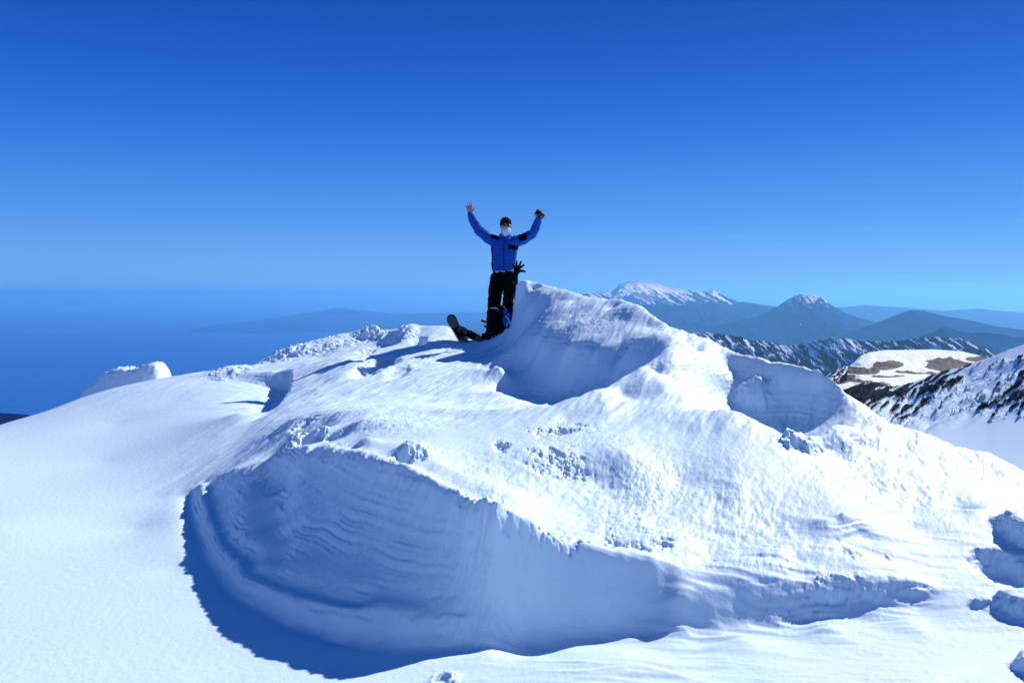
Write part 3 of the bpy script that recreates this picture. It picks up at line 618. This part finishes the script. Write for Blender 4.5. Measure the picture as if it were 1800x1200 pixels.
# jacket
bm = bmesh.new()
tube(bm, [L(885, 473, .01), L(885, 466, .01), L(886, 450, .0), L(887, 436, .0), L(888, 427, .005), L(888, 421, .01)], [(.165, .128), (.172, .132), (.178, .135), (.195, .135), (.185, .12), (.11, .09)], 24, side=(1, 0, 0))
tube(bm, [L(888, 424, .01), L(888.5, 414, .005)], [(.085, .08), (.075, .075)], 16)
for A in (AL, AR):
    tube(bm, [A[0], A[1], A[2], A[3], A[4] + (A[3] - A[4]) * .08], [.082, .074, .064, .057, .045], 14)
jm = fuse(bm, 'jacket', .009, 3, .010, 13, 3)
jm.materials.append(BLUE); jm.materials.append(BLACK)
for p in jm.polygons:
    c = p.center; u = c.x / K + 880; v = 598 - c.z / K
    black_patch = (863 < u < 877 and 408 < v < 421 + (u - 863) * .1) or (912 < u < 926 and 411 < v < 426 - (u - 912) * .2) or (u < 866.5 and v > 432)  # shoulder yokes, plus a black strip down the left side
    if c.y < .05 and u > 893 and abs(v - 436 - (u - 900) * .1) < 4.0 + 1.6 * math.sin(u * 1.3) and u < 912: black_patch = True  # wavy black band across the right of the chest
    if abs(u - 903.5) < .5 and 440 < v < 456 and c.y < 0: black_patch = True
    if black_patch: p.material_index = 1
jk = bpy.data.objects.new('jacket', jm); C.objects.link(jk); jk.parent = man
for p in jm.polygons: p.use_smooth = True
bm = bmesh.new(); tube(bm, [L(886.5, 421, -.138), L(886, 440, -.142), L(885.5, 471, -.140)], [.004, .004, .004], 6)
link('zip', to_mesh(bm, 'zip'), BLACK, jk)
# shirt hem and belt
bm = bmesh.new(); tube(bm, [L(886, 479, .01), L(885.5, 471, .01)], [(.162, .122), (.158, .12)], 24, side=(1, 0, 0), cap=False)
link('shirt_hem', to_mesh(bm, 'shirt_hem'), GREY, man)
# trousers
bm = bmesh.new()
tube(bm, [L(886, 496, .01), L(886, 488, .01), L(886, 479.5, .01)], [(.16, .125), (.175, .13), (.165, .124)], 20, side=(1, 0, 0))
tube(bm, [LL[0] + Vector((0.01, 0, 0)), LL[1], LL[2], LL[3], LL[4]], [.108, .100, .092, .086, .078], 14)
tube(bm, [LR[0], LR[1], LR[2], LR[3], LR[4]], [.100, .082, .078, .080, .074], 14)
link('trousers', fuse(bm, 'trousers', .009, 3, .009, 10, 9), DARK, man)
for A in (LL, LR):
    bm = bmesh.new(); e = A[-1]
    tube(bm, [e + Vector((0, .055, -.045)), e + Vector((0, -.05, -.05)), e + Vector((0, -.17, -.062))], [(.052, .048), (.055, .045), (.042, .03)], 14)
    tube(bm, [e + Vector((0, 0, -.03)), e + Vector((0, 0, .05))], [.062, .060], 14)
    box(bm, e + Vector((0, -.06, -.088)), (.10, .27, .022), bevel=.01)
    link('boot', fuse(bm, 'boot', .007, 2), PLASTIC, man)
# beanie, gaiter, sunglasses
bm = bmesh.new(); ball(bm, HD + Vector((0, .006, .034)), (.086, .106, .096), 28)
bmesh.ops.bisect_plane(bm, geom=bm.verts[:] + bm.edges[:] + bm.faces[:], plane_co=HD + Vector((0, 0, .018)), plane_no=(0, .12, 1), clear_inner=True)
hat = link('beanie', to_mesh(bm, 'beanie'), BLACK, man); sm = hat.modifiers.new('t', 'SOLIDIFY'); sm.thickness = .008
bm = bmesh.new(); tube(bm, [HD + Vector((0, .006, .012)), HD + Vector((0, .003, .032))], [(.088, .106), (.088, .107)], 26, side=(1, 0, 0), cap=False)
link('cuff', to_mesh(bm, 'cuff'), BLACK, hat)
bm = bmesh.new(); tube(bm, [HD + Vector((0, -.004, -.125)), HD + Vector((0, -.010, -.105)), HD + Vector((0, -.016, -.088)), HD + Vector((0, -.013, -.072))], [(.058, .066), (.066, .08), (.072, .090), (.072, .088)], 22, side=(1, 0, 0))
link('neck_gaiter', fuse(bm, 'neck_gaiter', .006, 2, .005, 22, 5), WHITE, man)
bm = bmesh.new()
for s in (-1, 1):
    ball(bm, HD + Vector((s * .032, -.088, .004)), (.030, .014, .021), 14)
    tube(bm, [HD + Vector((s * .060, -.075, .010)), HD + Vector((s * .080, .0, .008))], [.004, .004], 6)
tube(bm, [HD + Vector((-.015, -.098, .008)), HD + Vector((.015, -.098, .008))], [.005, .005], 6)
link('sunglasses', fuse(bm, 'sunglasses', .004, 1), LENS, man)

# ---- phone in the raised hand on the right
pc = foot + L(948, 379.5, -.115)
ph = empty('phone', pc, 'black phone held flat in the raised hand on the right', 'phone'); ph.rotation_euler = (0, rad(36), 0)
bm = bmesh.new(); box(bm, (0, 0, 0), (.145, .009, .072), bevel=.004); link('case', to_mesh(bm, 'case'), PLASTIC, ph)
bm = bmesh.new(); box(bm, (0, -.0055, 0), (.135, .002, .064)); link('screen', to_mesh(bm, 'screen'), GLASS, ph)
bm = bmesh.new(); box(bm, (-.055, .006, .018), (.02, .004, .02), bevel=.0015); link('camera_lens', to_mesh(bm, 'camera_lens'), LENS, ph)

# ---- black glove pulled over a pole grip behind the crest
GY = 11.42; gk = GY / FPX
gb = P(905.5, 492, GY)
gl = empty('glove', gb, 'black glove with spread fingers sticking up beside the climber\'s hip', 'glove')
bm = bmesh.new(); w = Vector((.012, 0, .085))
tube(bm, [(0, 0, -.02), (.005, 0, .04), w], [.050, .043, .040], 14)
tube(bm, [w, w + Vector((.018, 0, .06)), w + Vector((.028, 0, .11))], [(.040, .028), (.056, .030), (.050, .026)], 14, side=(1, 0, 0))
pb = w + Vector((.025, 0, .105))
for dx, dz, ln, r, sx in ((-.62, .8, .075, .0155, -.036), (-.05, 1, .105, .017, -.008), (.42, .92, .118, .017, .016), (.95, .62, .10, .016, .036)):
    d = Vector((dx, -.12, dz)).normalized(); a = pb + Vector((sx, 0, -.01))
    tube(bm, [a - d * .02, a + d * ln * .5, a + d * ln * .5 + (d + Vector((.05, -.25, .1))).normalized() * ln * .5], [r * 1.1, r, r * .82], 10)
a = w + Vector((.055, -.005, .045)); tube(bm, [a, a + Vector((.05, -.01, .012)), a + Vector((.10, -.02, .0))], [.021, .019, .015], 10)
gl.scale = (.84, .84, .92)
link('glove_shell', fuse(bm, 'glove_shell', .006, 2, .003, 30, 2), BLACK, gl)
bm = bmesh.new(); tube(bm, [(0, 0, -.035), (0, 0, -.018)], [.054, .053], 16); link('wrist_cuff', to_mesh(bm, 'wrist_cuff'), PLASTIC, gl)
pl = empty('trekking_pole', P(904, 597, GY), 'black trekking pole standing in the snow under the upright glove', 'trekking pole')
bm = bmesh.new(); ptop = gb - P(904, 597, GY)
tube(bm, [ptop * 0 - Vector((0, 0, .12)), ptop * .85], [.008, .009], 10); link('shaft', to_mesh(bm, 'shaft'), PLASTIC, pl)
bm = bmesh.new(); tube(bm, [ptop * .82, ptop * .93, ptop * 1.02], [.017, .015, .020], 12); link('grip', to_mesh(bm, 'grip'), BLACK, pl)
bm = bmesh.new(); bmesh.ops.create_cone(bm, cap_ends=True, segments=20, radius1=.04, radius2=.03, depth=.012, matrix=Matrix.Translation((0, 0, .03))); link('basket', to_mesh(bm, 'basket'), PLASTIC, pl)

# ---- backpack leaning in front of the legs
BY = 11.36; bk = BY / FPX
bpk = empty('backpack', P(876, 596, BY), 'black and blue backpack with white trim leaning on snow before the climber\'s legs', 'backpack')
def B(u, v, y=0.0): return Vector(((u - 876) * bk, y, (596 - v) * bk))
bm = bmesh.new()
tube(bm, [B(866, 592, .02), B(873, 582, .02), B(878, 567, .02), B(880, 553, .03), B(879, 546, .03)], [(.12, .085), (.145, .10), (.15, .11), (.12, .10), (.09, .08)], 20, side=(1, 0, 0))
tube(bm, [B(852, 590, .0), B(862, 591, .0), B(876, 586, .0), B(886, 578, 0)], [(.045, .05), (.06, .07), (.06, .07), (.04, .05)], 14)
link('pack_body', fuse(bm, 'pack_body', .009, 3, .008, 16, 4), BLACK, bpk)
bm = bmesh.new(); tube(bm, [B(873, 549, .02), B(878, 546, .01), B(883, 548, 0)], [(.03, .05), (.045, .07), (.03, .05)], 14)
link('lid', fuse(bm, 'lid', .007, 2, .005, 20, 1), BLUE, bpk)
bm = bmesh.new(); tube(bm, [B(888, 547, -.05), B(892, 553, -.06), B(898, 560, -.05), B(903, 566, -.03)], [(.035, .05), (.045, .055), (.038, .05), (.022, .03)], 14)
link('upper_pocket', fuse(bm, 'upper_pocket', .007, 2, .004, 20, 6), BLUE, bpk)
bm = bmesh.new(); tube(bm, [B(889, 556, -.09), B(890, 563, -.11), B(892, 570, -.10), B(894, 574, -.08)], [(.035, .04), (.055, .05), (.05, .045), (.025, .03)], 14)
fp = link('front_pocket', fuse(bm, 'front_pocket', .007, 2, .004, 20, 8), BLUE, bpk)
bm = bmesh.new(); tube(bm, [B(889, 555, -.145), B(893, 559, -.160), B(896.5, 565, -.155), B(898, 572, -.125)], [.008, .011, .011, .008], 8)
tube(bm, [B(891, 573, -.145), B(891.5, 568, -.160), B(895, 566, -.158)], [.009, .008, .005], 8)
link('white_trim', to_mesh(bm, 'white_trim'), WHITE, fp)
bm = bmesh.new(); ball(bm, B(893.5, 553.5, -.125), (.012, .008, .010), 10); link('logo_patch', to_mesh(bm, 'logo_patch'), WHITE, bpk)
bm = bmesh.new(); tube(bm, [B(900, 560, -.09), B(903, 562, -.09), B(904.5, 566, -.08)], [.008, .009, .006], 8); link('side_strap', to_mesh(bm, 'side_strap'), WHITE, bpk)
bm = bmesh.new(); tube(bm, [B(902, 566, -.07), B(904, 568, -.07)], [.012, .009], 8); link('strap_buckle', to_mesh(bm, 'strap_buckle'), PLASTIC, bpk)
bm = bmesh.new(); tube(bm, [B(863, 541.5, -.07), B(868, 541, -.08), B(874, 541.5, -.07)], [.006, .006, .006], 8); link('haul_loop', to_mesh(bm, 'haul_loop'), PALE, bpk)
for a, b in ((865.5, 592.5), (870.5, 590.5), (877.5, 586.5)):
    bm = bmesh.new(); box(bm, B(a, b, -.085), (.026, .010, .012), Matrix.Rotation(rad(-30), 4, 'Y'), bevel=.003); link('buckle', to_mesh(bm, 'buckle'), WHITE, bpk)
for s in (0, 1):
    bm = bmesh.new(); tube(bm, [B(868 + s * 5, 549, -.05), B(866 + s * 6, 560, -.11), B(868 + s * 5, 574, -.115), B(868 + s * 5, 585, -.08)], [(.018, .007)] * 4, 10, side=(1, 0, 0)); link('shoulder_strap', to_mesh(bm, 'shoulder_strap'), DARK, bpk)

# ---- snowshoes
def snowshoe(loc, rot, label):
    t = empty('snowshoe', loc, label, 'snowshoe', 'snowshoes stuck in the snow beside the backpack'); t.rotation_euler = rot
    W = [(0.0, .02), (.05, .045), (.15, .058), (.3, .062), (.36, .050), (.42, .058), (.47, .066), (.52, .050), (.545, .03), (.555, .0)]
    def out(z): return np.interp(z, [w[0] for w in W], [w[1] for w in W])
    zs = np.concatenate([np.linspace(0, .5, 14), [.52, .535, .547, .555]])
    bend = lambda z: -.10 * max(0, (z - .38) / .2) ** 2
    bm = bmesh.new(); loop = [(-out(z), bend(z), z) for z in zs] + [(out(z), bend(z), z) for z in zs[::-1][1:]]
    tube(bm, loop, [.010] * len(loop), 8); link('frame', to_mesh(bm, 'frame'), PLASTIC, t)
    bm = bmesh.new(); prev = None
    for z in zs:
        r = [bm.verts.new((x * (out(z) - .002), bend(z) + .004 * math.cos(3.14 * x), z)) for x in (-1, -.5, 0, .5, 1)]
        if prev:
            for i in range(4): bm.faces.new((prev[i], prev[i + 1], r[i + 1], r[i]))
        prev = r
    d = link('deck', to_mesh(bm, 'deck'), DECK, t); sm = d.modifiers.new('t', 'SOLIDIFY'); sm.thickness = .006
    bm = bmesh.new(); box(bm, (0, -.02, .27), (.10, .03, .16), bevel=.01); tube(bm, [(-.055, -.02, .33), (-.03, -.07, .33), (.03, -.07, .33), (.055, -.02, .33)], [(.012, .005)] * 4, 8); tube(bm, [(-.05, -.02, .2), (-.03, -.06, .2), (.03, -.06, .2), (.05, -.02, .2)], [(.012, .005)] * 4, 8)
    b = link('binding', to_mesh(bm, 'binding'), BLACK, t)
    bm = bmesh.new(); box(bm, (.03, -.072, .33), (.02, .008, .015), bevel=.002); link('buckle', to_mesh(bm, 'buckle'), WHITE, b)
    bm = bmesh.new(); tube(bm, [(-.058, -.014, .05), (-.064, -.014, .34)], [.008, .008], 6); link('rail', to_mesh(bm, 'rail'), PALE, t)
    bm = bmesh.new()
    for x in (-.05, -.017, .017, .05): tube(bm, [(x, .005, .3), (x, .045, .3)], [.007, .002], 6)
    link('crampon', to_mesh(bm, 'crampon'), METAL, t)
    return t
snowshoe(P(822, 611, 11.45), (rad(6), rad(-30), rad(10)), 'black snowshoe standing upright in the snow, leftmost of the gear')
snowshoe(P(851, 600, 11.5), (rad(20), rad(-62), rad(-4)), 'black snowshoe lying tilted between the upright snowshoe and the backpack').scale = (.82, .82, .82)
# ---- ice axe handle poking out behind the leg
ax = empty('ice_axe', P(862, 597, 11.55), 'black ice axe leaning behind the backpack with its head poking out left of the leg', 'ice axe'); ax.rotation_euler = (0, rad(-8), 0)
bm = bmesh.new(); tube(bm, [(0, 0, -.08), (0, 0, .25)], [.012, .012], 10); link('shaft', to_mesh(bm, 'shaft'), PLASTIC, ax)
bm = bmesh.new(); tube(bm, [(.03, 0, .25), (-.03, 0, .265), (-.085, 0, .292)], [(.012, .008), (.014, .009), (.017, .012)], 8); link('head', to_mesh(bm, 'head'), PLASTIC, ax)
bm = bmesh.new(); tube(bm, [(-.03, 0, .19), (-.055, 0, .21)], [.012, .014], 8); link('leash_knob', to_mesh(bm, 'leash_knob'), BLACK, ax)
